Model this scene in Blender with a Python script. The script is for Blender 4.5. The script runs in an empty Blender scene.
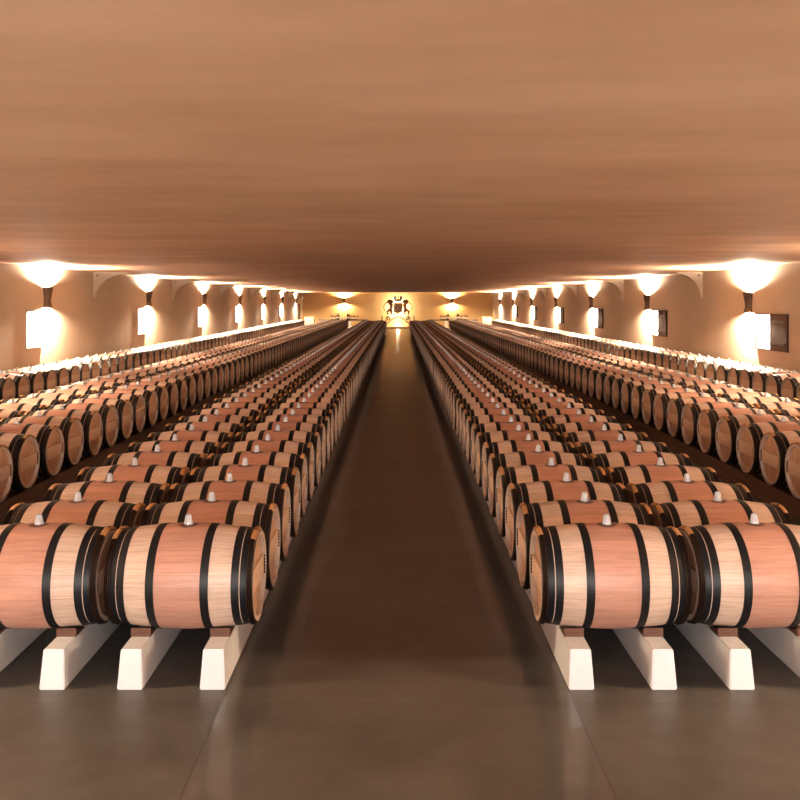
import bpy, bmesh, math, random
import numpy as np
from mathutils import Vector
from mathutils.geometry import tessellate_polygon

random.seed(7)
S = bpy.context.scene
COL = S.collection
PI = math.pi

# ------------------------------------------------------------------ measures
CAM_Z = 2.345
FPX = 890.0
WALL_X = 8.55          # inner faces of the side walls
BACK_Y = 80.0
FRONT_Y = -7.0
CEIL_Z = 3.19
PITCH = 0.71           # barrel spacing along a row
ROW0 = 5.80
LEN2 = 0.463           # half a barrel's length
R_BILGE, K_BILGE = 0.330, 0.215
AX_Z = 0.570           # height of the barrels' axes
RUN_H = 0.235          # height of the runners

# ------------------------------------------------------------------ materials
def new_mat(name):
    m = bpy.data.materials.new(name); m.use_nodes = True
    nt = m.node_tree
    return m, nt, nt.nodes['Principled BSDF']

def N(nt, typ, **kw):
    n = nt.nodes.new(typ)
    for k, v in kw.items():
        setattr(n, k, v)
    return n

def L(nt, a, b): nt.links.new(a, b)

def math_n(nt, op, a, b=None, c=None, clamp=False):
    n = N(nt, 'ShaderNodeMath', operation=op, use_clamp=clamp)
    for i, v in enumerate((a, b, c)):
        if v is None: continue
        if isinstance(v, (int, float)): n.inputs[i].default_value = v
        else: L(nt, v, n.inputs[i])
    return n.outputs[0]

def mix_c(nt, fac, a, b, mode='MIX'):
    n = N(nt, 'ShaderNodeMix', data_type='RGBA', blend_type=mode)
    for idx, v in ((0, fac), (6, a), (7, b)):
        if isinstance(v, (int, float)): n.inputs[idx].default_value = v
        elif isinstance(v, tuple): n.inputs[idx].default_value = (*v, 1.0)
        else: L(nt, v, n.inputs[idx])
    return n.outputs[2]

def ramp(nt, fac, stops):
    n = N(nt, 'ShaderNodeValToRGB')
    e = n.color_ramp.elements
    while len(e) < len(stops): e.new(0.5)
    for el, (p, c) in zip(e, stops):
        el.position = p; el.color = (*c, 1.0) if len(c) == 3 else c
    L(nt, fac, n.inputs[0])
    return n.outputs[0]

def bump(nt, bs, h, strength, dist=0.01):
    b = N(nt, 'ShaderNodeBump'); b.inputs['Strength'].default_value = strength
    b.inputs['Distance'].default_value = dist
    L(nt, h, b.inputs['Height']); L(nt, b.outputs[0], bs.inputs['Normal'])

def noise(nt, vec, scale, detail=4, rough=0.55):
    n = N(nt, 'ShaderNodeTexNoise')
    n.inputs['Scale'].default_value = scale; n.inputs['Detail'].default_value = detail
    n.inputs['Roughness'].default_value = rough
    if vec is not None: L(nt, vec, n.inputs['Vector'])
    return n.outputs['Fac']

def scaled(nt, vec, s):
    n = N(nt, 'ShaderNodeMapping'); n.inputs['Scale'].default_value = s
    L(nt, vec, n.inputs['Vector'])
    return n.outputs[0]

def stave_mat():
    """Oak staves with a wine-red middle; uv = (metres along the axis, turn about it, 0.5 on top)."""
    m, nt, bs = new_mat('oak_staves')
    uv = N(nt, 'ShaderNodeUVMap').outputs[0]
    sp = N(nt, 'ShaderNodeSeparateXYZ'); L(nt, uv, sp.inputs[0])
    u, v = sp.outputs[0], sp.outputs[1]
    rnd = N(nt, 'ShaderNodeObjectInfo').outputs['Random']
    vv = math_n(nt, 'ADD', v, math_n(nt, 'FLOOR', math_n(nt, 'MULTIPLY', rnd, 211.0)))
    # stave number
    st = math_n(nt, 'MULTIPLY', vv, 27.0)
    sid = math_n(nt, 'FLOOR', st)
    wn = N(nt, 'ShaderNodeTexWhiteNoise', noise_dimensions='1D'); L(nt, sid, wn.inputs['W'])
    # grain, stretched along the axis
    cb = N(nt, 'ShaderNodeCombineXYZ')
    L(nt, math_n(nt, 'MULTIPLY', u, 2.2), cb.inputs[0]); L(nt, math_n(nt, 'MULTIPLY', vv, 70.0), cb.inputs[1]); L(nt, wn.outputs[0], cb.inputs[2])
    g = noise(nt, cb.outputs[0], 2.0, 5, 0.6)
    cb2 = N(nt, 'ShaderNodeCombineXYZ')
    L(nt, math_n(nt, 'MULTIPLY', u, 5.0), cb2.inputs[0]); L(nt, math_n(nt, 'MULTIPLY', vv, 9.0), cb2.inputs[1])
    g2 = noise(nt, cb2.outputs[0], 1.0, 3)
    au = math_n(nt, 'ABSOLUTE', u)
    band = math_n(nt, 'LESS_THAN', au, 0.168)
    pale = ramp(nt, g, [(0.25, (0.46, 0.300, 0.215)), (0.5, (0.60, 0.425, 0.325)), (0.8, (0.70, 0.535, 0.43))])
    red = ramp(nt, g, [(0.25, (0.37, 0.170, 0.118)), (0.5, (0.475, 0.240, 0.172)), (0.8, (0.56, 0.305, 0.225))])
    c = mix_c(nt, band, pale, red)
    tone = N(nt, 'ShaderNodeMapRange'); L(nt, wn.outputs[0], tone.inputs[0])
    tone.inputs[3].default_value = 0.86; tone.inputs[4].default_value = 1.06
    cc = N(nt, 'ShaderNodeCombineXYZ')
    for i in range(3): L(nt, tone.outputs[0], cc.inputs[i])
    c = mix_c(nt, 1.0, c, cc.outputs[0], 'MULTIPLY')
    # blotches
    c = mix_c(nt, math_n(nt, 'MULTIPLY', math_n(nt, 'SUBTRACT', g2, 0.5, clamp=True), 0.9), c, (0.34, 0.16, 0.10))
    # joints between the staves
    fr = math_n(nt, 'FRACT', st)
    j = math_n(nt, 'GREATER_THAN', math_n(nt, 'ABSOLUTE', math_n(nt, 'SUBTRACT', fr, 0.5)), 0.478)
    c = mix_c(nt, math_n(nt, 'MULTIPLY', j, 0.35), c, (0.16, 0.08, 0.05))
    c = mix_c(nt, math_n(nt, 'GREATER_THAN', au, 0.4235), c, (0.05, 0.024, 0.016))
    # wine stain about the bung hole
    dv = math_n(nt, 'MULTIPLY', math_n(nt, 'SUBTRACT', math_n(nt, 'FRACT', v), 0.5), 2.07)
    d = math_n(nt, 'SQRT', math_n(nt, 'ADD', math_n(nt, 'MULTIPLY', u, u), math_n(nt, 'MULTIPLY', dv, dv)))
    mr = N(nt, 'ShaderNodeMapRange'); L(nt, d, mr.inputs[0])
    mr.inputs[1].default_value = 0.056; mr.inputs[2].default_value = 0.070
    mr.inputs[3].default_value = 0.85; mr.inputs[4].default_value = 0.0
    c = mix_c(nt, mr.outputs[0], c, (0.055, 0.012, 0.014))
    L(nt, c, bs.inputs['Base Color'])
    bs.inputs['Roughness'].default_value = 0.46
    bs.inputs['Specular IOR Level'].default_value = 0.5
    bump(nt, bs, g, 0.10, 0.004)
    return m

def head_mat():
    m, nt, bs = new_mat('oak_head')
    uv = N(nt, 'ShaderNodeUVMap').outputs[0]
    sp = N(nt, 'ShaderNodeSeparateXYZ'); L(nt, uv, sp.inputs[0])
    u, v = sp.outputs[0], sp.outputs[1]
    rnd = math_n(nt, 'MULTIPLY', N(nt, 'ShaderNodeObjectInfo').outputs['Random'], 57.0)
    b = math_n(nt, 'ADD', math_n(nt, 'MULTIPLY', u, 11.0), 0.3)
    wn = N(nt, 'ShaderNodeTexWhiteNoise', noise_dimensions='1D')
    L(nt, math_n(nt, 'ADD', math_n(nt, 'FLOOR', b), math_n(nt, 'FLOOR', rnd)), wn.inputs['W'])
    cb = N(nt, 'ShaderNodeCombineXYZ')
    L(nt, math_n(nt, 'MULTIPLY', u, 60.0), cb.inputs[0]); L(nt, math_n(nt, 'MULTIPLY', v, 4.0), cb.inputs[1])
    L(nt, math_n(nt, 'ADD', rnd, wn.outputs[0]), cb.inputs[2])
    g = noise(nt, cb.outputs[0], 1.2, 4)
    c = ramp(nt, g, [(0.25, (0.36, 0.205, 0.135)), (0.55, (0.54, 0.335, 0.23)), (0.85, (0.64, 0.43, 0.31))])
    c = mix_c(nt, math_n(nt, 'MULTIPLY', wn.outputs[0], 0.25), c, (0.36, 0.19, 0.12))
    fr = math_n(nt, 'FRACT', b)
    j = math_n(nt, 'GREATER_THAN', math_n(nt, 'ABSOLUTE', math_n(nt, 'SUBTRACT', fr, 0.5)), 0.475)
    c = mix_c(nt, math_n(nt, 'MULTIPLY', j, 0.5), c, (0.12, 0.06, 0.04))
    L(nt, c, bs.inputs['Base Color']); bs.inputs['Roughness'].default_value = 0.6
    bs.inputs['Specular IOR Level'].default_value = 0.3
    return m

def plain(name, col, rough=0.5, metal=0.0, spec=0.5, var=0.0, scale=20.0, bmp=0.0, stretch=(1, 1, 1), col2=None):
    m, nt, bs = new_mat(name)
    bs.inputs['Roughness'].default_value = rough; bs.inputs['Metallic'].default_value = metal
    bs.inputs['Specular IOR Level'].default_value = spec
    co = N(nt, 'ShaderNodeTexCoord').outputs['Object']
    n = noise(nt, scaled(nt, co, stretch), scale, 5)
    c2 = col2 or tuple(x * (1 - var) for x in col)
    c = ramp(nt, n, [(0.3, c2), (0.7, col)])
    L(nt, c, bs.inputs['Base Color'])
    if bmp: bump(nt, bs, n, bmp)
    return m

def chestnut_mat():
    """Dark chestnut hoops; where three turns of wicker bind them on top they are orange-brown."""
    m, nt, bs = new_mat('chestnut_hoop')
    uv = N(nt, 'ShaderNodeUVMap').outputs[0]
    sp = N(nt, 'ShaderNodeSeparateXYZ'); L(nt, uv, sp.inputs[0])
    f = math_n(nt, 'ABSOLUTE', math_n(nt, 'SUBTRACT', math_n(nt, 'FRACT', sp.outputs[1]), 0.5))
    w = math_n(nt, 'LESS_THAN', f, 0.0001)
    n = noise(nt, scaled(nt, uv, (60, 40, 1)), 2.0, 3)
    c = ramp(nt, n, [(0.3, (0.006, 0.0028, 0.0022)), (0.7, (0.020, 0.008, 0.0055))])
    L(nt, c, bs.inputs['Base Color'])
    bs.inputs['Roughness'].default_value = 0.42
    bs.inputs['Specular IOR Level'].default_value = 0.25
    return m

def wicker_mat():
    m, nt, bs = new_mat('wicker')
    uv = N(nt, 'ShaderNodeUVMap').outputs[0]
    sp = N(nt, 'ShaderNodeSeparateXYZ'); L(nt, uv, sp.inputs[0])
    s = math_n(nt, 'FRACT', math_n(nt, 'MULTIPLY', sp.outputs[1], 190.0))
    n = noise(nt, scaled(nt, uv, (80, 300, 1)), 1.0, 3)
    c = ramp(nt, n, [(0.3, (0.33, 0.135, 0.042)), (0.7, (0.62, 0.32, 0.125))])
    d = math_n(nt, 'LESS_THAN', s, 0.16)
    c = mix_c(nt, math_n(nt, 'MULTIPLY', d, 0.6), c, (0.10, 0.04, 0.015))
    L(nt, c, bs.inputs['Base Color']); bs.inputs['Roughness'].default_value = 0.55
    bump(nt, bs, s, 0.4, 0.004)
    return m

def glass_mat(name, col, rough):
    m, nt, bs = new_mat(name)
    co = N(nt, 'ShaderNodeTexCoord').outputs['Object']
    n = noise(nt, co, 40.0, 2)
    c = ramp(nt, n, [(0.3, tuple(x * 0.96 for x in col)), (0.7, col)])
    L(nt, c, bs.inputs['Base Color'])
    bs.inputs['Transmission Weight'].default_value = 0.68
    bs.inputs['Roughness'].default_value = rough; bs.inputs['IOR'].default_value = 1.5
    return m

def plaster(name, c1, c2, rough, scale, stretch=(1, 1, 1), bmp=0.15, spec=0.3):
    m, nt, bs = new_mat(name)
    co = N(nt, 'ShaderNodeTexCoord').outputs['Object']
    n1 = noise(nt, scaled(nt, co, stretch), scale, 6, 0.6)
    n2 = noise(nt, co, 9.0, 5, 0.6)
    c = ramp(nt, n1, [(0.32, c2), (0.68, c1)])
    c = mix_c(nt, math_n(nt, 'MULTIPLY', n2, 0.18), c, tuple(x * 0.7 for x in c2))
    L(nt, c, bs.inputs['Base Color']); bs.inputs['Roughness'].default_value = rough
    bs.inputs['Specular IOR Level'].default_value = spec
    bump(nt, bs, n2, bmp, 0.01)
    return m

def floor_mat():
    m, nt, bs = new_mat('polished_concrete')
    co = N(nt, 'ShaderNodeTexCoord').outputs['Object']
    n1 = noise(nt, co, 0.9, 6, 0.62); n2 = noise(nt, co, 7.0, 6, 0.65)
    n3 = noise(nt, scaled(nt, co, (1.2, 3.0, 1)), 1.3, 5, 0.6)
    c = ramp(nt, n1, [(0.30, (0.050, 0.050, 0.050)), (0.70, (0.128, 0.127, 0.124))])
    c = mix_c(nt, math_n(nt, 'MULTIPLY', n2, 0.6), c, (0.052, 0.050, 0.048))
    c = mix_c(nt, math_n(nt, 'MULTIPLY', math_n(nt, 'SUBTRACT', n3, 0.5, clamp=True), 0.9), c, (0.12, 0.108, 0.096))
    # sawn joints: two along the hall at the edges of the aisle, cross joints every six metres
    sp = N(nt, 'ShaderNodeSeparateXYZ'); L(nt, co, sp.inputs[0])
    jx = math_n(nt, 'LESS_THAN', math_n(nt, 'ABSOLUTE', math_n(nt, 'SUBTRACT', math_n(nt, 'ABSOLUTE', sp.outputs[0]), 1.03)), 0.004)
    fy = math_n(nt, 'FRACT', math_n(nt, 'DIVIDE', math_n(nt, 'SUBTRACT', sp.outputs[1], 5.19), 6.0))
    jy = math_n(nt, 'LESS_THAN', fy, 0.0012)
    j = math_n(nt, 'MAXIMUM', jx, jy)
    c = mix_c(nt, math_n(nt, 'MULTIPLY', j, 0.65), c, (0.018, 0.014, 0.012))
    L(nt, c, bs.inputs['Base Color'])
    mr = N(nt, 'ShaderNodeMapRange'); L(nt, n2, mr.inputs[0])
    mr.inputs[3].default_value = 0.40; mr.inputs[4].default_value = 0.46
    aisle = math_n(nt, 'LESS_THAN', math_n(nt, 'ABSOLUTE', sp.outputs[0]), 1.03)     # the aisle's slabs are polished smoother
    L(nt, math_n(nt, 'SUBTRACT', mr.outputs[0], math_n(nt, 'MULTIPLY', aisle, 0.115)), bs.inputs['Roughness'])
    bs.inputs['Specular IOR Level'].default_value = 0.30
    L(nt, math_n(nt, 'MULTIPLY', aisle, 0.5), bs.inputs['Coat Weight']); bs.inputs['Coat Roughness'].default_value = 0.11
    bump(nt, bs, n1, 0.04, 0.004)
    return m

def emit_mat(name, col, strength):
    m, nt, bs = new_mat(name)
    co = N(nt, 'ShaderNodeTexCoord').outputs['Object']
    n = noise(nt, co, 2.0, 2)
    c = ramp(nt, n, [(0.2, tuple(x * 0.95 for x in col)), (0.8, col)])
    L(nt, c, bs.inputs['Emission Color']); L(nt, c, bs.inputs['Base Color'])
    bs.inputs['Emission Strength'].default_value = strength
    return m

M = dict(
    stave=stave_mat(), head=head_mat(), chestnut=chestnut_mat(), wicker=wicker_mat(),
    iron=plain('black_hoop_iron', (0.008, 0.0075, 0.009), 0.45, 0.0, 0.22, 0.35, 12),
    chime=plain('oak_end_grain', (0.52, 0.41, 0.335), 0.7, 0, 0.2, 0.25, 30),
    bar=plain('oak_crossbar', (0.74, 0.52, 0.38), 0.6, 0, 0.3, 0.22, 6, stretch=(1, 1, 14)),
    bung=glass_mat('bung_glass', (0.97, 0.97, 0.98), 0.08),
    white=plain('whitewashed_concrete', (0.76, 0.77, 0.80), 0.75, 0, 0.25, 0.07, 14, 0.08),
    wedge=plain('wedge_wood', (0.15, 0.072, 0.048), 0.7, 0, 0.25, 0.5, 10, 0.2, (1, 1, 6)),
    sleeper=plain('dark_timber', (0.13, 0.068, 0.045), 0.6, 0, 0.3, 0.55, 3, 0.2, (6, 0.5, 6)),
    wall=plaster('wall_plaster', (0.50, 0.400, 0.300), (0.45, 0.350, 0.255), 0.8, 0.8),
    lampwarm=plaster('lampwarm_wall_plaster', (0.62, 0.42, 0.20), (0.56, 0.36, 0.165), 0.8, 0.8),  # end wall: same plaster, with the warm lamplight painted into its colour
    ceil=plaster('ceiling_plaster', (0.72, 0.455, 0.300), (0.54, 0.315, 0.185), 0.55, 0.8, (0.6, 1.5, 1), 0.2, 0.4),
    floor=floor_mat(),
    bronze=plain('dark_bronze', (0.050, 0.030, 0.018), 0.45, 0.6, 0.5, 0.4, 15),
    reflector=plain('lamp_reflector', (0.80, 0.72, 0.58), 0.4, 0, 0.4, 0.05, 10),
    bulb=emit_mat('lit_bulb', (1.0, 0.80, 0.52), 30.0),
    daylight=emit_mat('daylit_frosted_pane', (1.0, 0.97, 0.92), 5.0),
    brown=plain('dark_brown_wood', (0.036, 0.018, 0.012), 0.6, 0, 0.12, 0.5, 4, 0.1, (6, 6, 0.6)),
    cream=plain('cream_painted_wood', (0.78, 0.70, 0.58), 0.6, 0, 0.3, 0.06, 8),
    rust=plain('rusted_iron', (0.20, 0.070, 0.030), 0.6, 0.3, 0.4, 0.5, 9),
    gold=plain('dull_brass', (0.34, 0.22, 0.09), 0.5, 0.6, 0.5, 0.4, 9),
    black=plain('black_metal', (0.02, 0.018, 0.017), 0.45, 0.3, 0.5, 0.3, 12),
    darktop=plain('dark_table_top', (0.050, 0.026, 0.018), 0.35, 0, 0.5, 0.4, 5),
    bottle=plain('dark_bottle_glass', (0.012, 0.014, 0.010), 0.12, 0, 0.6, 0.3, 8),
    paper=plain('bottle_paper', (0.78, 0.72, 0.60), 0.8, 0, 0.2, 0.08, 12),
    capsule=plain('bottle_capsule', (0.10, 0.012, 0.014), 0.4, 0.2, 0.5, 0.2, 12),
    clear=glass_mat('decanter_glass', (0.95, 0.95, 0.93), 0.05),
    crate=plain('tan_crate_wood', (0.50, 0.29, 0.125), 0.65, 0, 0.3, 0.25, 5, 0.1, (1, 1, 8)),
)

# ------------------------------------------------------------------ helpers
def link(name, me, parent=None, loc=(0, 0, 0), rotz=0.0):
    o = bpy.data.objects.new(name, me)
    COL.objects.link(o); o.location = loc; o.rotation_euler = (0, 0, rotz)
    if parent is not None: o.parent = parent
    return o

def tag(o, label, cat, group=None):
    o['label'] = label; o['category'] = cat
    if group: o['group'] = group
    return o

def thing(name, label, cat, loc=(0, 0, 0), rotz=0.0, group=None):
    return tag(link(name, None, None, loc, rotz), label, cat, group)

def bm_mesh(name, bm, mats, smooth=False, angle=35):
    me = bpy.data.meshes.new(name)
    bmesh.ops.recalc_face_normals(bm, faces=bm.faces)
    bm.to_mesh(me); bm.free()
    for m in (mats if isinstance(mats, (list, tuple)) else [mats]): me.materials.append(m)
    if smooth:
        me.shade_smooth(); me.set_sharp_from_angle(angle=math.radians(angle))
    return me

def box_bm(bm, lo, hi, bevel=0.0, mi=0):
    b = bmesh.new()
    bmesh.ops.create_cube(b, size=1.0)
    for v in b.verts:
        v.co = Vector([(lo[i] + hi[i]) / 2 + v.co[i] * (hi[i] - lo[i]) for i in range(3)])
    if bevel:
        bmesh.ops.bevel(b, geom=list(b.edges), offset=bevel, segments=2, affect='EDGES', profile=0.5)
    for f in b.faces: f.material_index = mi
    t = bpy.data.meshes.new('tmp'); b.to_mesh(t); b.free()
    bm.from_mesh(t); bpy.data.meshes.remove(t)

def box(name, lo, hi, mat, parent=None, bevel=0.0, loc=(0, 0, 0), rotz=0.0):
    bm = bmesh.new(); box_bm(bm, lo, hi, bevel)
    return link(name, bm_mesh(name, bm, mat), parent, loc, rotz)

def prism_bm(bm, pts, y0, y1, mi=0):
    """Outline in x-z, given thickness in y."""
    a = [bm.verts.new((x, y0, z)) for x, z in pts]
    b = [bm.verts.new((x, y1, z)) for x, z in pts]
    fs = []
    n = len(pts)
    for t in tessellate_polygon([[Vector((x, z, 0)) for x, z in pts]]):
        fs.append(bm.faces.new([a[i] for i in t])); fs.append(bm.faces.new([b[i] for i in reversed(t)]))
    for i in range(n):
        fs.append(bm.faces.new((a[i], b[i], b[(i + 1) % n], a[(i + 1) % n])))
    for f in fs: f.material_index = mi

def tube_bm(bm, pts, rad, seg=8, mi=0):
    pts = [Vector(p) for p in pts]
    rads = rad if isinstance(rad, (list, tuple)) else [rad] * len(pts)
    rings = []
    for i, p in enumerate(pts):
        d = (pts[min(i + 1, len(pts) - 1)] - pts[max(i - 1, 0)]).normalized()
        ref = Vector((0, 1, 0)) if abs(d.y) < 0.9 else Vector((1, 0, 0))
        s = d.cross(ref).normalized(); t = d.cross(s).normalized()
        rings.append([bm.verts.new(p + (s * math.cos(2 * PI * k / seg) + t * math.sin(2 * PI * k / seg)) * rads[i]) for k in range(seg)])
    fs = []
    for a, b in zip(rings, rings[1:]):
        for k in range(seg):
            fs.append(bm.faces.new((a[k], a[(k + 1) % seg], b[(k + 1) % seg], b[k])))
    fs.append(bm.faces.new(list(reversed(rings[0])))); fs.append(bm.faces.new(rings[-1]))
    for f in fs: f.material_index = mi

def lathe_z_bm(bm, prof, seg=24, c=(0, 0), mi=0, close=True):
    rings = []
    for r, z in prof:
        if r < 1e-6: rings.append([bm.verts.new((c[0], c[1], z))])
        else: rings.append([bm.verts.new((c[0] + r * math.cos(2 * PI * k / seg), c[1] + r * math.sin(2 * PI * k / seg), z)) for k in range(seg)])
    for a, b in zip(rings, rings[1:]):
        for k in range(seg):
            k2 = (k + 1) % seg
            if len(a) == 1 and len(b) == 1: continue
            if len(a) == 1: f = bm.faces.new((a[0], b[k2], b[k]))
            elif len(b) == 1: f = bm.faces.new((a[k], a[k2], b[0]))
            else: f = bm.faces.new((a[k], a[k2], b[k2], b[k]))
            f.material_index = mi

# ------------------------------------------------------------------ barrel shapes
def RR(x): return R_BILGE - K_BILGE * x * x

class Geo:
    """Collects quads with uv and material numbers as plain arrays."""
    def __init__(s): s.v, s.f, s.uv, s.m = [], [], [], []
    def rev(s, prof, seg, mats, v0=0.0, v1=1.0, planar=()):
        """Surface of revolution about x; prof = (x, r), mats per strip; angle 0.5 = top."""
        base = len(s.v); closed = (v1 - v0) >= 0.999
        cols = seg if closed else seg + 1
        for x, r in prof:
            for k in range(cols):
                a = 2 * PI * (v0 + (v1 - v0) * k / seg)
                s.v.append((x, math.sin(a) * r, -math.cos(a) * r))
        for i in range(len(prof) - 1):
            mi = mats[i]
            for k in range(seg):
                k2 = (k + 1) % cols
                q = (base + i * cols + k, base + i * cols + k2, base + (i + 1) * cols + k2, base + (i + 1) * cols + k)
                s.f.append(q); s.m.append(mi)
                if i in planar:
                    s.uv += [(s.v[j][1], s.v[j][2]) for j in q]
                else:
                    va, vb = v0 + (v1 - v0) * k / seg, v0 + (v1 - v0) * (k + 1) / seg
                    s.uv += [(prof[i][0], va), (prof[i][0], vb), (prof[i + 1][0], vb), (prof[i + 1][0], va)]
    def rev_z(s, prof, seg, mi, z0):
        base = len(s.v)
        for r, z in prof:
            for k in range(seg):
                a = 2 * PI * k / seg
                s.v.append((r * math.cos(a), r * math.sin(a), z0 + z))
        for i in range(len(prof) - 1):
            for k in range(seg):
                k2 = (k + 1) % seg
                s.f.append((base + i * seg + k, base + i * seg + k2, base + (i + 1) * seg + k2, base + (i + 1) * seg + k))
                s.m.append(mi); s.uv += [(0, 0)] * 4
    def boxq(s, lo, hi, mi):
        b = len(s.v)
        for x in (lo[0], hi[0]):
            for y in (lo[1], hi[1]):
                for z in (lo[2], hi[2]): s.v.append((x, y, z))
        for q in ((0, 1, 3, 2), (4, 6, 7, 5), (0, 4, 5, 1), (2, 3, 7, 6), (0, 2, 6, 4), (1, 5, 7, 3)):
            s.f.append(tuple(b + i for i in q)); s.m.append(mi); s.uv += [(s.v[b + i][1], s.v[b + i][2]) for i in q]
    def arrays(s):
        return (np.array(s.v, np.float32), np.array(s.f, np.int32), np.array(s.uv, np.float32), np.array(s.m, np.int32))

def mesh_from(name, arr, mats, smooth=True, angle=32):
    v, f, uv, m = arr
    me = bpy.data.meshes.new(name)
    me.vertices.add(len(v)); me.vertices.foreach_set('co', v.ravel())
    me.loops.add(f.size); me.loops.foreach_set('vertex_index', f.ravel())
    me.polygons.add(len(f)); me.polygons.foreach_set('loop_start', np.arange(0, f.size, 4, dtype=np.int32))
    for x in mats: me.materials.append(x)
    me.polygons.foreach_set('material_index', m)
    ul = me.uv_layers.new(name='UVMap'); ul.data.foreach_set('uv', uv.ravel())
    me.update(calc_edges=True); me.validate()
    bm = bmesh.new(); bm.from_mesh(me); bmesh.ops.recalc_face_normals(bm, faces=bm.faces); bm.to_mesh(me); bm.free()
    if smooth:
        me.shade_smooth(); me.set_sharp_from_angle(angle=math.radians(angle))
    return me

HOOPS = ((0.142, 0.195), (0.331, 0.380), (0.384, 0.424))     # iron hoops of one half, from the middle out
CH0, CH1 = 0.4245, 0.4600                                      # the three chestnut hoops
HEAD_X = 0.430
BUNG = [(0.0195, -0.020), (0.0205, 0.003), (0.0270, 0.006), (0.0275, 0.012), (0.0235, 0.022), (0.0205, 0.036), (0.0185, 0.052), (0.0150, 0.061), (0.0080, 0.065), (0.0004, 0.066)]
BUNG = [(r * 1.12, z * 1.08) for r, z in BUNG]

def chestnut_profile(sx):
    p = [(sx * CH0, RR(CH0) - 0.002)]
    w = (CH1 - CH0) / 3
    for k in range(3):
        x0 = CH0 + k * w
        for t in (0.08, 0.3, 0.5, 0.7, 0.92):
            p.append((sx * (x0 + t * w), RR(x0) + 0.002 + 0.0125 * math.sin(PI * t)))
    p.append((sx * CH1, RR(CH1) - 0.002))
    return p

def barrel_parts(seg=64):
    """Meshes of one close-up barrel, all about the barrel's middle."""
    P = {}
    g = Geo()
    xs = list(np.linspace(-LEN2, LEN2, 31))
    prof = [(-HEAD_X + 0.004, 0.2510), (-LEN2, 0.2530), (-LEN2, RR(LEN2) - 0.002)] + [(x, RR(x)) for x in xs[1:-1]] + [(LEN2, RR(LEN2) - 0.002), (LEN2, 0.2530), (HEAD_X - 0.004, 0.2510)]
    n = len(prof) - 1
    mats = [1, 1] + [0] * (n - 4) + [1, 1]
    g.rev(prof, seg, mats)
    P['body'] = mesh_from('barrel_body', g.arrays(), [M['stave'], M['chime']])
    for sx in (-1, 1):
        for i, (a, b) in enumerate(HOOPS):
            g = Geo()
            t = 0.0035
            pr = [(sx * a, RR(a) - 0.001), (sx * (a + 0.002), RR(a) + t), (sx * (a + b) / 2, RR((a + b) / 2) + t), (sx * (b - 0.002), RR(b) + t), (sx * b, RR(b) - 0.001)]
            g.rev(pr, seg, [0] * 4)
            P['hoop', sx, i] = mesh_from('hoop', g.arrays(), [M['iron']])
        g = Geo(); pr = chestnut_profile(sx)
        g.rev(pr, seg, [0] * (len(pr) - 1))
        P['wood', sx] = mesh_from('wooden_hoop', g.arrays(), [M['chestnut']], angle=60)
        g = Geo()
        for c in (0.475, 0.5445):
            wr = [(sx * (CH0 + 0.001), RR(CH0) + 0.006), (sx * (CH0 + 0.005), RR(CH0) + 0.0165), (sx * (CH0 + CH1) / 2, RR(CH0) + 0.0170), (sx * (CH1 - 0.004), RR(CH1) + 0.0175), (sx * (CH1 + 0.001), RR(CH1) + 0.004)]
            g.rev(wr, 10, [0] * 4, c - 0.031, c + 0.031)
        P['wicker', sx] = mesh_from('wicker_binding', g.arrays(), [M['wicker']], angle=60)
        g = Geo()
        x = sx * HEAD_X
        g.rev([(x, 0.0005), (x, 0.09), (x, 0.18), (x, 0.2520), (x - sx * 0.02, 0.2520), (x - sx * 0.02, 0.0005)], seg, [0] * 5, planar=(0, 1, 2, 4))
        P['head', sx] = mesh_from('head', g.arrays(), [M['head']])
        bm = bmesh.new()
        lo, hi = sorted((x - sx * 0.002, x + sx * 0.022))
        pts = [(-0.234, -0.052), (-0.236, -0.070), (0.236, -0.070), (0.234, -0.052), (0.234, 0.052), (0.236, 0.070), (-0.236, 0.070), (-0.234, 0.052)]
        a = [bm.verts.new((lo, y, z)) for y, z in pts]; b = [bm.verts.new((hi, y, z)) for y, z in pts]
        bm.faces.new(a); bm.faces.new(list(reversed(b)))
        for i in range(8): bm.faces.new((a[i], b[i], b[(i + 1) % 8], a[(i + 1) % 8]))
        bmesh.ops.bevel(bm, geom=[e for e in bm.edges if abs(e.verts[0].co.x - e.verts[1].co.x) < 1e-6], offset=0.004, segments=1, affect='EDGES')
        P['bar', sx] = bm_mesh('crossbar', bm, [M['bar']])
        for sy in (-1, 1):                                  # the row of pegs that holds each end of the bar
            bm = bmesh.new()
            for k in range(6):
                z = -0.055 + 0.022 * k
                q = sorted((x + sx * 0.0215, x + sx * 0.031))
                box_bm(bm, (q[0], sy * 0.247 - 0.014, z - 0.0055), (q[1], sy * 0.247 + 0.008, z + 0.0055), 0.0)
            q = sorted((x + sx * 0.018, x + sx * 0.024))
            box_bm(bm, (q[0], sy * 0.238 - 0.006, -0.0655), (q[1], sy * 0.238 + 0.004, 0.0655), 0.0)
            P['peg', sx, sy] = bm_mesh('peg_row', bm, [M['brown']])
    g = Geo(); g.rev_z(BUNG, 20, 0, RR(0) - 0.004)
    P['bung'] = mesh_from('glass_bung', g.arrays(), [M['bung']], angle=50)
    return P

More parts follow.
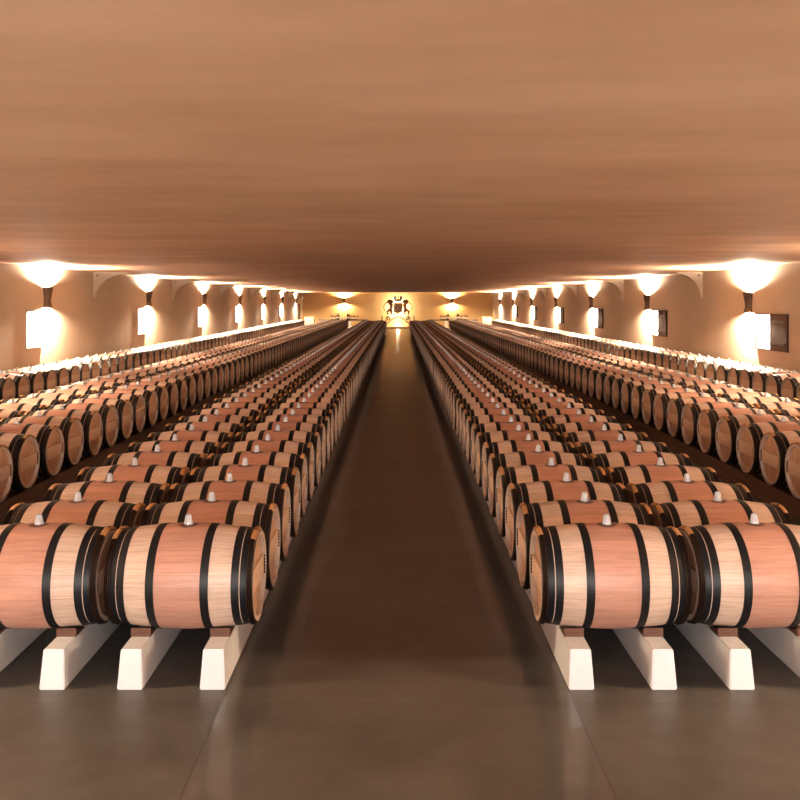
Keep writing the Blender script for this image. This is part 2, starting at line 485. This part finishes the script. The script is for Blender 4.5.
def barrel_single(seg, bungseg):
    """The same barrel as one mesh, for the distance."""
    g = Geo()
    half = [(0.0, RR(0), 0), (0.07, RR(.07), 0)]
    t = 0.0035
    for i, (a, b) in enumerate(HOOPS):
        half += [(a, RR(a), 0), (a + .001, RR(a) + t, 1), (b - .001, RR(b) + t, 1), (b, RR(b), 1)]
        if i == 0: half.append((0.256, RR(.256), 0))
    half += [(CH0, RR(CH0), 0)]
    w = (CH1 - CH0) / 3
    for k in range(3):
        half += [(CH0 + w * (k + .12), RR(CH0) + .006, 2), (CH0 + w * (k + .5), RR(CH0) + .0145, 2), (CH0 + w * (k + .88), RR(CH0) + .006, 2)]
    half += [(CH1, RR(CH1), 2), (LEN2, RR(LEN2) - .002, 0), (LEN2, .253, 3), (HEAD_X, .2510, 3), (HEAD_X, .13, 4), (HEAD_X, .0005, 4)]
    left = [(-x, r) for x, r, m in reversed(half)][:-1]
    prof = left + [(x, r) for x, r, m in half]
    mats = [m for x, r, m in reversed(half)][:-1] + [m for x, r, m in half][1:]
    n = len(prof) - 1
    g.rev(prof, seg, mats, planar=(0, 1, n - 1, n - 2))
    for sx in (-1, 1):
        lo, hi = sorted((sx * (HEAD_X - .002), sx * (HEAD_X + .022)))
        g.boxq((lo, -.234, -.068), (hi, .234, .068), 5)
        wr = [(sx * (CH0 + .001), RR(CH0) + .006), (sx * (CH0 + .005), RR(CH0) + .0165), (sx * (CH1 - .004), RR(CH1) + .0175), (sx * (CH1 + .001), RR(CH1) + .004)]
        g.rev(wr, 4, [6] * 3, .442, .575)
    g.rev_z(BUNG[1:] if bungseg > 8 else BUNG[1::2] + [BUNG[-1]], bungseg, 7, RR(0) - .004)
    return g.arrays()

SINGLE_MATS = [M['stave'], M['iron'], M['chestnut'], M['chime'], M['head'], M['bar'], M['wicker'], M['bung']]
PARTS = barrel_parts()
SINGLE = mesh_from('wine_barrel', barrel_single(40, 10), SINGLE_MATS)
FAR = barrel_single(20, 6)

# ------------------------------------------------------------------ barrel places
ONES = 'zeroth first second third fourth fifth sixth seventh eighth ninth tenth eleventh twelfth thirteenth fourteenth fifteenth sixteenth seventeenth eighteenth nineteenth'.split()
CARD = {2: 'twenty', 3: 'thirty', 4: 'forty', 5: 'fifty', 6: 'sixty', 7: 'seventy', 8: 'eighty', 9: 'ninety'}
TENS = {2: 'twentieth', 3: 'thirtieth', 4: 'fortieth', 5: 'fiftieth', 6: 'sixtieth', 7: 'seventieth', 8: 'eightieth', 9: 'ninetieth'}
def ordinal(n):
    if n < 20: return ONES[n]
    return TENS[n // 10] if n % 10 == 0 else f'{CARD[n // 10]}-{ONES[n % 10]}'

def build_barrel(root):
    """Parts of a close-up barrel under its Empty (shared meshes)."""
    link('barrel_body', PARTS['body'], root)
    for sx in (-1, 1):
        for i in range(3): link('iron_hoop', PARTS['hoop', sx, i], root)
        wh = link('wooden_hoop', PARTS['wood', sx], root)
        link('wicker_binding', PARTS['wicker', sx], wh)
        hd = link('head', PARTS['head', sx], root)
        link('crossbar', PARTS['bar', sx], hd)
        for sy in (-1, 1): link('peg_row', PARTS['peg', sx, sy], hd)
    b = link('glass_bung', PARTS['bung'], root); b['label'] = 'clear glass bung'
    return root

def copy_tree(o, parent=None):
    c = o.copy(); COL.objects.link(c)
    if parent is not None: c.parent = parent
    for ch in o.children: copy_tree(ch, c)
    return c

cols = []       # (side, x, first y, last y, column key)
for s, side in ((-1, 'left'), (1, 'right')):
    d2 = (9.87 if s < 0 else 10.045) - PITCH
    xc = 4.54 if s < 0 else 4.65
    cols += [(s, side, s * 1.36, ROW0, 69.8, 'a'), (s, side, s * 2.33, ROW0, 69.8, 'b'),
             (s, side, s * xc, d2, 73.5, 'c'), (s, side, s * (xc + 0.97), d2 + 0.01, 73.5, 'd'), (s, side, s * 8.03, 17.33, 72.0, 'e')]
places = []; extra = []
for s, side, x, y0, y1, key in cols:
    n = 0; k = 0
    half_w = 401.0
    y = y0
    if key in 'cde':                       # the rows go on a little outside the frame
        for k in (1, 2, 3): extra.append(dict(x=x, y=y0 - k * PITCH))
    while y < y1:
        inner = abs(x) - LEN2
        px = FPX * inner / (y + 0.25)
        if px < half_w + 3:
            n += 1
            places.append(dict(s=s, side=side, x=x, y=y, key=key, n=n))
        y += PITCH - (.035 if key in 'ab' and y < ROW0 + .1 else 0)
# what shows largest: the size in the frame, the inner rows weighted down where their neighbours hide them
vis = dict(a=1.0, b=0.9, c=1.0, d=0.85, e=0.9)
for p in places: p['size'] = vis[p['key']] / p['y'] ** 2
places.sort(key=lambda p: -p['size'])
near, far = places[:300], places[300:] + extra
GROUPS = dict(a='barrels in the rows along the aisle', b='barrels in the second rows from the aisle', c='barrels in the third rows from the aisle',
              d='barrels in the fourth rows from the aisle', e='barrels in the rows against the side walls')
FULL = 112
proto = None
for i, p in enumerate(near):
    n, side, key = ordinal(p['n']), p['side'], p['key']
    if key == 'a': lab = f'red-banded oak barrel, {n} from the front in the row bordering the aisle on the {side}'
    elif key == 'b': lab = f'red-banded oak barrel, {n} from the front in the second row {side} of the aisle'
    elif key == 'c': lab = f"oak barrel, {n} in from the photo's {side} edge in the third row from the aisle"
    elif key == 'd': lab = f"oak barrel, {n} in from the photo's {side} edge in the fourth row from the aisle"
    else: lab = f"oak barrel, {n} in from the photo's {side} edge in the row against the {side} wall"
    if i < FULL:
        if proto is None:
            proto = build_barrel(thing('wine_barrel', lab, 'barrel')); o = proto
        else:
            o = copy_tree(proto)
    else:
        o = link('wine_barrel', SINGLE)
    tag(o, lab, 'barrel', GROUPS[key])
    o.location = (p['x'] + random.uniform(-.006, .006), p['y'] + random.uniform(-.008, .008), AX_Z)
    o.rotation_euler = (random.uniform(-.03, .03), 0, random.uniform(-.008, .008) + (PI if random.random() < .5 else 0))

v, f, uv, m = FAR
nv = len(v); V, F, U, Q = [], [], [], []
for i, p in enumerate(far):
    V.append(v + np.array((p['x'], p['y'], AX_Z), np.float32)); F.append(f + nv * i)
    u2 = uv.copy(); stv = np.repeat(m == 0, 4); u2[stv, 1] += (i * 7) % 90 + 1; U.append(u2); Q.append(m)
far_me = mesh_from('distant_wine_barrels', (np.concatenate(V), np.concatenate(F), np.concatenate(U), np.concatenate(Q)), SINGLE_MATS)
fo = link('distant_wine_barrels', far_me); fo['kind'] = 'stuff'
tag(fo, 'mass of oak wine barrels running on towards the lit end wall', 'barrels')

# ------------------------------------------------------------------ runners, sleepers and wedges
def runner_mesh(h, wb, wt, y0, y1, slope, mat, name):
    bm = bmesh.new()
    prof = [(-wb / 2, 0), (wb / 2, 0), (wt / 2, h), (-wt / 2, h)]
    a = [bm.verts.new((x, y0 if z == 0 else y0 + slope, z)) for x, z in prof]
    b = [bm.verts.new((x, y1, z)) for x, z in prof]
    bm.faces.new(a); bm.faces.new(list(reversed(b)))
    for i in range(4): bm.faces.new((a[i], b[i], b[(i + 1) % 4], a[(i + 1) % 4]))
    bmesh.ops.bevel(bm, geom=list(bm.edges), offset=0.006, segments=2, affect='EDGES')
    return bm_mesh(name, bm, mat)

run_me = runner_mesh(RUN_H, 0.155, 0.125, 0.0, 64.8, 0.030, M['white'], 'barrel_runner')
def wedge_me():
    bm = bmesh.new()
    w = 0.062
    pr = [(0.0, 0.0), (0.165, 0.0), (0.165, 0.004), (0.115, 0.011), (0.07, 0.023), (0.035, 0.036), (0.0, 0.056)]      # y, z: thick end towards the front
    a = [bm.verts.new((-w, y, z)) for y, z in pr]; b = [bm.verts.new((w, y, z)) for y, z in pr]
    bm.faces.new(a); bm.faces.new(list(reversed(b)))
    for i in range(7): bm.faces.new((a[i], b[i], b[(i + 1) % 7], a[(i + 1) % 7]))
    bmesh.ops.bevel(bm, geom=list(bm.edges), offset=0.0015, segments=1, affect='EDGES')
    return bm_mesh('wooden_wedge', bm, M['wedge'])
wedge = wedge_me()
run_names = ['nearest the aisle', 'second from the aisle', 'third from the aisle', 'fourth from the aisle']
for s, side in ((-1, 'left'), (1, 'right')):
    for k, (bx, dx) in enumerate(((1.36, -.25), (1.36, .25), (2.33, -.25), (2.33, .25))):
        x = s * (bx + dx) - (.012 if s < 0 else 0)
        tag(link('barrel_runner', run_me, None, (x, 5.375, 0)), f'white concrete runner under the barrels {side} of the aisle, {run_names[k]}', 'runner', 'white runners')
        tag(link('wooden_wedge', wedge, None, (x, ROW0 - 0.190, RUN_H)),
            f'brown wooden wedge on the white runner {run_names[k]}, {side} side', 'wedge', 'wedges on the runners')

sl_me = {}
for s, side in ((-1, 'left'), (1, 'right')):
    for bx, nm, y0, y1 in ((4.58, 'x', 6.2, 73.3), (5.55, 'x', 6.2, 73.3)):
        for dx, wh in ((-.30, 'inner'), (.30, 'outer')):
            bm = bmesh.new(); box_bm(bm, (-.075, 0, 0), (.075, y1 - y0, RUN_H + .004), .006)
            x = s * (bx + dx + (-.04 if s < 0 else .07))
            which = {(4.58, 'inner'): 'long dark timber sleeper along the side passage, under the third barrel row', (4.58, 'outer'): 'dark timber sleeper under the outer ends of the third barrel row',
                     (5.55, 'inner'): 'dark timber sleeper under the inner ends of the fourth barrel row', (5.55, 'outer'): 'dark timber sleeper under the outer ends of the fourth barrel row'}[(bx, wh)]
            if (bx, wh) == (4.58, 'inner'):
                tag(link('timber_sleeper', bm_mesh('timber_sleeper', bm, M['sleeper']), None, (x, y0, 0)), f'{which} on the {side}', 'timber', 'dark sleepers')
            else:
                tag(link('timber_sleeper', bm_mesh('timber_sleeper', bm, M['sleeper']), None, (x, y0, 0)), f'{which} on the {side}', 'timber', 'dark sleepers')
    bm = bmesh.new(); box_bm(bm, (-.075, 0, 0), (.075, 58.0, RUN_H + .004), .006)
    tag(link('timber_sleeper', bm_mesh('timber_sleeper', bm, M['sleeper']), None, (s * 7.73, 14.5, 0)), f'dark timber sleeper under the barrel row against the {side} wall', 'timber', 'dark sleepers')

# ------------------------------------------------------------------ the hall
def struct(o): o['kind'] = 'structure'; return o
struct(box('floor', (-WALL_X - .3, FRONT_Y - 3, -.2), (WALL_X + .3, BACK_Y + .3, 0), M['floor']))
struct(box('ceiling', (-WALL_X - .3, FRONT_Y, CEIL_Z), (WALL_X + .3, BACK_Y + .3, CEIL_Z + .25), M['ceil']))
struct(box('wall_left', (-WALL_X - .3, FRONT_Y, 0), (-WALL_X, BACK_Y + .3, CEIL_Z), M['wall']))
struct(box('wall_right', (WALL_X, FRONT_Y, 0), (WALL_X + .3, BACK_Y + .3, CEIL_Z), M['wall']))
for nm, lo, hi in (('wall_front_unseen_left', (-WALL_X, FRONT_Y, 0), (-5.0, FRONT_Y + .3, CEIL_Z)), ('wall_front_unseen_right', (5.0, FRONT_Y, 0), (WALL_X, FRONT_Y + .3, CEIL_Z))):
    struct(box(nm, lo, hi, M['wall']))          # unseen panels added to narrow the daylight; the open doorway lies between, behind the camera
struct(box('wall_back', (-WALL_X, BACK_Y, 0), (WALL_X, BACK_Y + .3, CEIL_Z), M['lampwarm']))

# concave plaster corbels between the lamps
def corbel_mesh(w):
    h, t = 0.74, 0.16
    pts = [(0, 0), (0, -h)]
    pts += [(0.05, -h)]
    for k in range(1, 17):
        a = PI / 2 * k / 17
        pts.append((w - (w - 0.05) * math.cos(a), -h + (h - 0.05) * math.sin(a)))
    pts += [(w, -0.05), (w, 0)]
    bm = bmesh.new(); prism_bm(bm, pts, -t / 2, t / 2)
    return bm_mesh('corbel', bm, M['wall'])
cm = corbel_mesh(1.0)
cm_r = corbel_mesh(0.72)
for v_ in cm_r.vertices: v_.co.x *= -1
cm_r.flip_normals()
ti = 0
LAMP_Y = [21.6 + 8.77 * k for k in range(7)]
for s in (-1, 1):
    for ly in LAMP_Y:
        y = ly + 3.45
        if y > BACK_Y: continue
        ti += 1
        c = struct(link(f'trim_{ti}', cm if s < 0 else cm_r, None, (s * WALL_X, y, CEIL_Z)))
        bm = bmesh.new(); tube_bm(bm, [(0, -.10, -.10), (0, -.07, -.10)], .024, 12)
        o = link('bolt', bm_mesh('bolt', bm, M['black'], True), c, (-s * 0.12, 0, 0))

# windows: a daylit pane; on the right wall with a dark frame and an open shutter
def window(s, ly, idx):
    y0, y1, z0, z1 = (ly - 1.16, ly - .27, 1.29, 2.11) if s < 0 else (ly - 1.21, ly - .40, 1.26, 2.05)
    fm = M['cream'] if s < 0 else M['brown']
    root = struct(link(f'window_{idx}', None, None, (s * WALL_X, (y0 + y1) / 2, z0)))
    w, h = (y1 - y0) / 2, z1 - z0
    xs = sorted((0.0, -s * 0.035))
    bm = bmesh.new()
    t = 0.010 if s < 0 else 0.024
    for lo, hi in (((xs[0], -w - t, -t), (xs[1], -w, h + t)), ((xs[0], w, -t), (xs[1], w + t, h + t)), ((xs[0], -w, h), (xs[1], w, h + t)), ((xs[0], -w, -t), (xs[1], w, 0))):
        box_bm(bm, lo, hi, .004)
    link('window_frame', bm_mesh('window_frame', bm, fm), root)
    xp = sorted((0.0, -s * 0.012))
    box('window_pane', (xp[0], -w, 0), (xp[1], w, h), M['daylight'], root)
    if s > 0:
        sh = link('wooden_shutter', None, root)
        xq = sorted((-.0, -s * 0.05))
        box('shutter_panel', (xq[0], -w - .92, -.024), (xq[1], -w - .03, h + .024), M['brown'], sh, .005)
        for zz in (0.12, h - 0.18):
            box('shutter_strap', (min(-s * .05, -s * .06), -w - .80, zz), (max(-s * .05, -s * .06), -w - .03, zz + .05), M['black'], sh)
wi = 0
for s in (-1, 1):
    for ly in LAMP_Y[:6]:
        wi += 1; window(s, ly, wi)
# dark door at the far end of the left wall
d = struct(link('door_1', None, None, (-WALL_X, 76.6, 0)))
box('door_leaf', (0, -.55, 0), (.06, .55, 2.2), M['brown'], d, .006)
bm = bmesh.new(); tube_bm(bm, [(.06, -.45, 1.0), (.11, -.45, 1.0), (.11, -.33, 1.0)], .012, 8)
link('door_handle', bm_mesh('door_handle', bm, M['black'], True), d)

# ------------------------------------------------------------------ wall lamps
WARM = (1.0, 0.79, 0.56)
UP_W, DOWN_W = 3200.0, 1750.0
prof_out = [(0.172, 0.335), (0.158, 0.27), (0.135, 0.16), (0.118, 0.06), (0.112, 0.0), (0.118, -0.05), (0.132, -0.11), (0.150, -0.165)]
def half_lathe_bm(bm, prof, seg=20):
    """Half a surface of revolution on the wall side y <= 0 (out from the wall), closed in itself."""
    n = len(prof); rings = []
    for k in range(seg + 1):
        a = PI * k / seg
        rings.append([bm.verts.new((r * math.cos(a), -r * math.sin(a), z)) for r, z in prof])
    for a, b in zip(rings, rings[1:]):
        for i in range(n):
            j = (i + 1) % n
            if prof[i][0] < 1e-6 and prof[j][0] < 1e-6: continue
            bm.faces.new((a[i], a[j], b[j], b[i]))
    bmesh.ops.remove_doubles(bm, verts=bm.verts, dist=1e-5)
def sconce_meshes():
    bm = bmesh.new()
    inner = [(r - .008, z) for r, z in prof_out]
    up_in = [p for p in inner if p[1] >= 0.06]; dn_in = [p for p in inner if p[1] <= -0.05]
    prof = [(0.0, 0.06)] + list(reversed(up_in)) + prof_out + list(reversed(dn_in)) + [(0.0, -0.05)]
    half_lathe_bm(bm, prof)
    body = bm_mesh('lamp_shade', bm, M['bronze'], True, 40)
    bm = bmesh.new()
    pts = [(-r, z) for r, z in prof_out] + [(r, z) for r, z in reversed(prof_out)]
    prism_bm(bm, pts, 0.0, 0.012)
    plate = bm_mesh('wall_plate', bm, M['bronze'])
    bulbs = []
    for pr in ([(0.0, .075), (.03, .08), (.042, .11), (.035, .15), (0.0, .165)], [(0.0, -.125), (.03, -.115), (.036, -.09), (.028, -.06), (0.0, -.055)]):
        bm = bmesh.new(); lathe_z_bm(bm, pr, 16)
        bulbs.append(bm_mesh('bulb', bm, M['bulb'], True))
    return body, plate, bulbs
SC = sconce_meshes()
def lamp(kind, name, loc, energy, **kw):
    l = bpy.data.lights.new(name, kind); l.energy = energy; l.color = kw.pop('color', WARM)
    rot = kw.pop('rot', (0, 0, 0))
    for k, v_ in kw.items(): setattr(l, k, v_)
    o = bpy.data.objects.new(name, l); COL.objects.link(o); o.location = loc; o.rotation_euler = rot
    return o
def sconce(x, y, nx, ny, label, f=1.0, color=WARM):
    z = 2.25 if (x > 0 and nx) else 2.375                  # the right wall's lamps hang a little lower
    """nx, ny: the way out from the wall."""
    rz = math.atan2(nx, -ny)
    r = thing('wall_sconce', label, 'wall lamp', (x, y, z), rz, 'hourglass wall lamps')
    link('lamp_shade', SC[0], r, (0, -.012, 0)); link('wall_plate', SC[1], r, (0, -.012, 0))
    for bl in SC[2]: link('bulb', bl, r, (0, -.062, 0))
    cx, cy = x + nx * .075, y + ny * .075
    lamp('SPOT', 'sconce_uplight', (cx, cy, z + .305), UP_W * f, color=color, rot=(PI, 0, 0), spot_size=math.radians(172), spot_blend=.4, shadow_soft_size=.035)
    lamp('SPOT', 'sconce_downlight', (cx, cy, z - .158), DOWN_W * f, color=color, rot=(0, 0, 0), spot_size=math.radians(174), spot_blend=.35, shadow_soft_size=.035)
near_n = ['first', 'second', 'third', 'fourth', 'fifth', 'sixth', 'seventh']
for s, side in ((-1, 'left'), (1, 'right')):
    for i, ly in enumerate(LAMP_Y):
        sconce(s * WALL_X, ly, -s, 0, f'dark hourglass wall lamp lit up and down, {near_n[i]} along the {side} wall')
    sconce(s * WALL_X, 21.6 - 8.77, -s, 0, f'dark hourglass wall lamp on the {side} wall, nearest the entrance, before the first window')
    ly = 21.6 - 2 * 8.77                                              # one more pair lights the bay where the camera stands
    sconce(s * WALL_X, ly, -s, 0, f'dark hourglass wall lamp on the {side} wall beside the first barrels of the aisle rows')
    sconce(s * 4.85, BACK_Y, 0, -1, f'dark hourglass wall lamp on the end wall above the bottle table on the {side}', .5, (1.0, .66, .36))

# ------------------------------------------------------------------ the crest at the end wall
CY = 79.35
crest = thing('coat_of_arms', 'rust-brown iron coat of arms with crown and two lions, glowing from behind, at the end of the aisle', 'coat of arms', (0, CY, 0))
crest['label'] = 'rusty iron coat of arms with crown and two lions before the glowing end wall'
bm = bmesh.new()
prism_bm(bm, [(-.43, 2.27), (.43, 2.27), (.40, 2.20), (.42, 1.62), (.36, 1.43), (.14, 1.38), (0, 1.30), (-.14, 1.38), (-.36, 1.43), (-.42, 1.62), (-.40, 2.20)], -.04, .04)
sh = link('shield', bm_mesh('shield', bm, M['rust']), crest)
bm = bmesh.new()
prism_bm(bm, [(-.03, 2.19), (.03, 2.19), (.03, 1.42), (-.03, 1.42)], -.07, -.04)
prism_bm(bm, [(-.37, 1.85), (.37, 1.85), (.37, 1.79), (-.37, 1.79)], -.07, -.04)
for cx, cz in ((-.2, 2.02), (.2, 2.02), (-.2, 1.62), (.2, 1.62)):
    prism_bm(bm, [(cx, cz + .11), (cx + .10, cz), (cx, cz - .11), (cx - .10, cz)], -.065, -.04)
link('shield_charge', bm_mesh('shield_charge', bm, M['gold']), sh)
def lion(sx):
    # a lion rampant in cut iron, facing the shield; outline for the one on the left
    o = [(-.47, 2.33), (-.44, 2.40), (-.50, 2.47), (-.60, 2.55), (-.72, 2.58), (-.84, 2.55), (-.92, 2.45), (-.93, 2.33), (-.87, 2.22), (-.80, 2.14), (-.73, 2.04), (-.71, 1.92),
         (-.74, 1.80), (-.84, 1.72), (-.93, 1.62), (-.97, 1.48), (-.95, 1.36), (-.98, 1.27), (-.80, 1.25), (-.80, 1.33), (-.84, 1.42), (-.76, 1.50), (-.70, 1.42), (-.68, 1.30), (-.72, 1.25), (-.50, 1.25), (-.50, 1.31),
         (-.56, 1.36), (-.50, 1.50), (-.52, 1.62), (-.58, 1.72), (-.54, 1.80), (-.44, 1.76), (-.41, 1.84), (-.52, 1.93), (-.50, 2.02), (-.41, 2.00), (-.39, 2.08), (-.50, 2.14), (-.58, 2.20), (-.50, 2.24)]
    bm = bmesh.new()
    prism_bm(bm, [(-sx * (-.72 + (x + .72) * 1.22), z) for x, z in o], -.05, .05)
    l = link('lion', bm_mesh('lion', bm, M['rust']), crest)
    bm = bmesh.new()
    t = [(-.95, 0, 1.50), (-1.08, 0, 1.52), (-1.20, 0, 1.66), (-1.26, 0, 1.85), (-1.24, 0, 2.04), (-1.14, 0, 2.20), (-1.04, 0, 2.28), (-1.00, 0, 2.36)]
    tube_bm(bm, [(-sx * x, y, z) for x, y, z in t], [.035] * 6 + [.05, .02], 8)
    link('tail', bm_mesh('tail', bm, M['rust'], True), l)
lion(-1); lion(1)
bm = bmesh.new()
tube_bm(bm, [(.22 * math.cos(a), .10 * math.sin(a), 2.50) for a in np.linspace(0, 2 * PI, 25)], .075, 8)
for k in range(5):
    a = PI * k / 4
    x = .22 * math.cos(a)
    tube_bm(bm, [(x, -.06, 2.50), (x * 1.5, -.04, 2.66), (x * 1.45, -.03, 2.76)], [.045, .055, .045], 8)
    b2 = bmesh.new(); bmesh.ops.create_uvsphere(b2, u_segments=10, v_segments=8, radius=.07)
    for v_ in b2.verts: v_.co += Vector((x * 1.45, -.03, 2.80))
    t_ = bpy.data.meshes.new('t'); b2.to_mesh(t_); b2.free(); bm.from_mesh(t_); bpy.data.meshes.remove(t_)
tube_bm(bm, [(0, 0, 2.27), (0, 0, 2.50)], .02, 8)
link('crown', bm_mesh('crown', bm, M['black'], True, 60), crest)
bm = bmesh.new()     # the arched rail below
arc = [(-1.0, 0, .42), (-.8, 0, .56), (-.5, 0, .83), (-.25, 0, .98), (0, 0, 1.02), (.25, 0, .98), (.5, 0, .83), (.8, 0, .56), (1.0, 0, .42)]
tube_bm(bm, arc, .055, 10)
link('arched_rail', bm_mesh('arched_rail', bm, M['gold'], True), crest)
for sx in (-1, 1):
    bm = bmesh.new()
    pts = []
    for k in range(26):
        a = k / 25 * 2 * PI * 1.35; r = .20 * (1 - k / 25 * .72)
        pts.append((sx * (.98 - .10 + r * math.cos(a)), 0, .86 + r * math.sin(a)))
    tube_bm(bm, pts, .045, 8)
    link('scroll', bm_mesh('scroll', bm, M['black'], True), crest)
    bm = bmesh.new(); tube_bm(bm, [(sx * 1.08, 0, .14), (sx * 1.08, 0, .86), (sx * .90, 0, 1.26)], .03, 8)
    link('upright', bm_mesh('upright', bm, M['black'], True), crest)
    bm = bmesh.new(); tube_bm(bm, [(sx * .98, 0, .14), (sx * .98, 0, .46)], .03, 8)
    link('rail_post', bm_mesh('rail_post', bm, M['gold'], True), crest)
bm = bmesh.new(); tube_bm(bm, [(0, .03, 1.0), (0, .03, 1.35)], .035, 8)
link('shield_post', bm_mesh('shield_post', bm, M['rust'], True), crest)
bm = bmesh.new(); tube_bm(bm, [(-.85, .02, 1.27), (0, .02, 1.29), (.85, .02, 1.27)], .03, 8)
link('standing_bar', bm_mesh('standing_bar', bm, M['rust'], True), crest)
box('plinth', (-1.2, -.18, 0), (1.2, .18, .15), M['crate'], crest, .01)
# its back lights, fixed behind the shield and the plinth
lamp('POINT', 'crest_backlight', (0, CY + .32, 1.85), 380, shadow_soft_size=.10, color=(1, .80, .52))
lamp('POINT', 'crest_footlight', (0, CY + .36, .20), 40, shadow_soft_size=.15, color=(1, .80, .52))
for s, side in ((-1, 'left'), (1, 'right')):
    t = thing('stanchion', f'slim black post standing beside the coat of arms on the {side}', 'post', (s * 1.42, 78.6, 0), 0, 'posts beside the crest')
    bm = bmesh.new(); lathe_z_bm(bm, [(0, 0), (.15, 0), (.15, .02), (.03, .05), (0, .05)], 20); link('foot', bm_mesh('foot', bm, M['black'], True), t)
    bm = bmesh.new(); lathe_z_bm(bm, [(0, .04), (.04, .04), (.04, .95), (.055, .97), (.055, 1.05), (.02, 1.10), (0, 1.10)], 16); link('pole', bm_mesh('pole', bm, M['black'], True), t)

# ------------------------------------------------------------------ bottle tables at the end wall
bot_prof = [(0, 0), (.040, 0), (.046, .006), (.046, .21), (.040, .245), (.017, .285), (.016, .345), (.018, .346), (.018, .36), (0, .36)]
def bottle_parts(sc):
    bm = bmesh.new(); lathe_z_bm(bm, [(r * sc, z * sc) for r, z in bot_prof], 16); a = bm_mesh('bottle_glass', bm, M['bottle'], True, 50)
    bm = bmesh.new(); lathe_z_bm(bm, [(.0462 * sc, .06 * sc), (.0472 * sc, .061 * sc), (.0472 * sc, .159 * sc), (.0462 * sc, .16 * sc)], 16); b = bm_mesh('paper_label', bm, M['paper'], True)
    bm = bmesh.new(); lathe_z_bm(bm, [(.0165 * sc, .30 * sc), (.0190 * sc, .301 * sc), (.0190 * sc, .362 * sc), (0, .364 * sc)], 16); c = bm_mesh('capsule', bm, M['capsule'], True)
    return a, b, c
SIZES = {1.0: bottle_parts(1.25), 1.3: bottle_parts(1.6)}
def decanter_me():
    bm = bmesh.new(); lathe_z_bm(bm, [(0, 0), (.09, 0), (.11, .03), (.10, .09), (.04, .16), (.025, .22), (.035, .32), (.030, .32), (.020, .22), (.035, .165), (.09, .09), (.10, .03), (0, .012)], 20)
    return bm_mesh('decanter', bm, M['clear'], True, 50)
DEC = decanter_me()
for s, side in ((-1, 'left'), (1, 'right')):
    tx, ty = s * 4.85, 78.6
    t = thing('tasting_table', f'long dark-topped table with bottles before the end wall on the {side}', 'table', (tx, ty, 0), 0, 'bottle tables')
    box('table_top', (-2.15, -.4, .70), (2.15, .4, .80), M['darktop'], t, .006)
    for lx in (-.62, .62): box('leg', (lx - .12, -.32, 0), (lx + .12, .32, .70), M['cream'], t, .006)
    spots = [(-1.05, 1.0), (-.88, 1.0), (-.70, 1.0), (-.52, 1.3), (-.38, 1.3), (.38, 1.3), (.52, 1.3), (.70, 1.0), (.88, 1.0), (1.05, 1.0), (1.25, 1.0)]
    first = None
    for k, (dx, sc) in enumerate(spots):
        a, b, c = SIZES[sc]
        lab = f'dark wine bottle on the {side} end-wall table, {ordinal(k + 1)} bottle from its left end'
        w = thing('wine_bottle', lab, 'bottle', (tx + dx, ty + (-.06 if k % 2 else .06), .80), 0, 'bottles on the end-wall tables')
        link('bottle_glass', a, w); link('paper_label', b, w); link('capsule', c, w)
    for k, dx in enumerate((-.13, .13)):
        tag(link('decanter', DEC, None, (tx + dx, ty, .80)), f'clear glass decanter amid the bottles of the {side} table, the {("left", "right")[k]} one', 'decanter', 'decanters on the end-wall tables')
for s, side in ((-1, 'left'), (1, 'right')):
    t = thing('wooden_crate', f'tan wooden crate by the {side} wall near the end of the barrel rows', 'crate', (s * 7.55, 76.0, 0), 0, 'crates near the end wall')
    box('crate_box', (-.40, -.35, 0), (.40, .35, 1.02), M['crate'], t, .01)
    box('crate_lid', (-.43, -.38, 1.02), (.43, .38, 1.07), M['crate'], t, .01)

# ------------------------------------------------------------------ daylight and added ground glow from the open front end behind the camera
GROUND_FILL, SKY = 26.0, 0.4
w = bpy.data.worlds.new('sky'); S.world = w; w.use_nodes = True
bg = w.node_tree.nodes['Background']
wt = w.node_tree
sp = N(wt, 'ShaderNodeSeparateXYZ'); L(wt, N(wt, 'ShaderNodeTexCoord').outputs['Generated'], sp.inputs[0])
mr = N(wt, 'ShaderNodeMapRange'); L(wt, sp.outputs[2], mr.inputs[0])      # made-up glow below the horizon to brighten the ceiling, soft sky above
mr.inputs[1].default_value = -0.08; mr.inputs[2].default_value = 0.08; mr.inputs[3].default_value = GROUND_FILL; mr.inputs[4].default_value = SKY
L(wt, mr.outputs[0], bg.inputs[1]); bg.inputs[0].default_value = (1.0, 0.90, 0.84, 1)
p = lamp('AREA', 'front_opening_portal', (0, FRONT_Y + .02, CEIL_Z / 2), 1, rot=(PI / 2, 0, PI), shape='RECTANGLE', size=10.0, size_y=CEIL_Z)
p.rotation_euler = (Vector((0, 1, 0))).to_track_quat('-Z', 'Z').to_euler()
p.data.cycles.is_portal = True
sun = lamp('SUN', 'low_sun', (0, -10, 5), 0.75, color=(1.0, 0.92, 0.86), angle=math.radians(9))
sun.rotation_euler = Vector((0.0, math.cos(math.radians(3.0)), -math.sin(math.radians(3.0)))).to_track_quat('-Z', 'Z').to_euler()

# ------------------------------------------------------------------ camera and view
cam = bpy.data.cameras.new('camera'); co = bpy.data.objects.new('camera', cam); COL.objects.link(co)
co.location = (0, 0, CAM_Z); co.rotation_euler = (PI / 2, 0, 0)
cam.sensor_width = 36.0; cam.lens = FPX / 800 * 36.0
cam.shift_x = 0.0025; cam.shift_y = -98 / 800
cam.clip_end = 300
S.camera = co
S.view_settings.view_transform = 'Standard'; S.view_settings.look = 'None'
S.view_settings.gamma = 1.0; S.view_settings.exposure = 1.03; S.view_settings.use_curve_mapping = False
S.cycles.use_denoising = True
S.cycles.max_bounces = 8; S.cycles.diffuse_bounces = 5
S.cycles.sample_clamp_indirect = 3.0
S.cycles.blur_glossy = 1.0
S.cycles.use_guiding = True; S.cycles.guiding_training_samples = 64
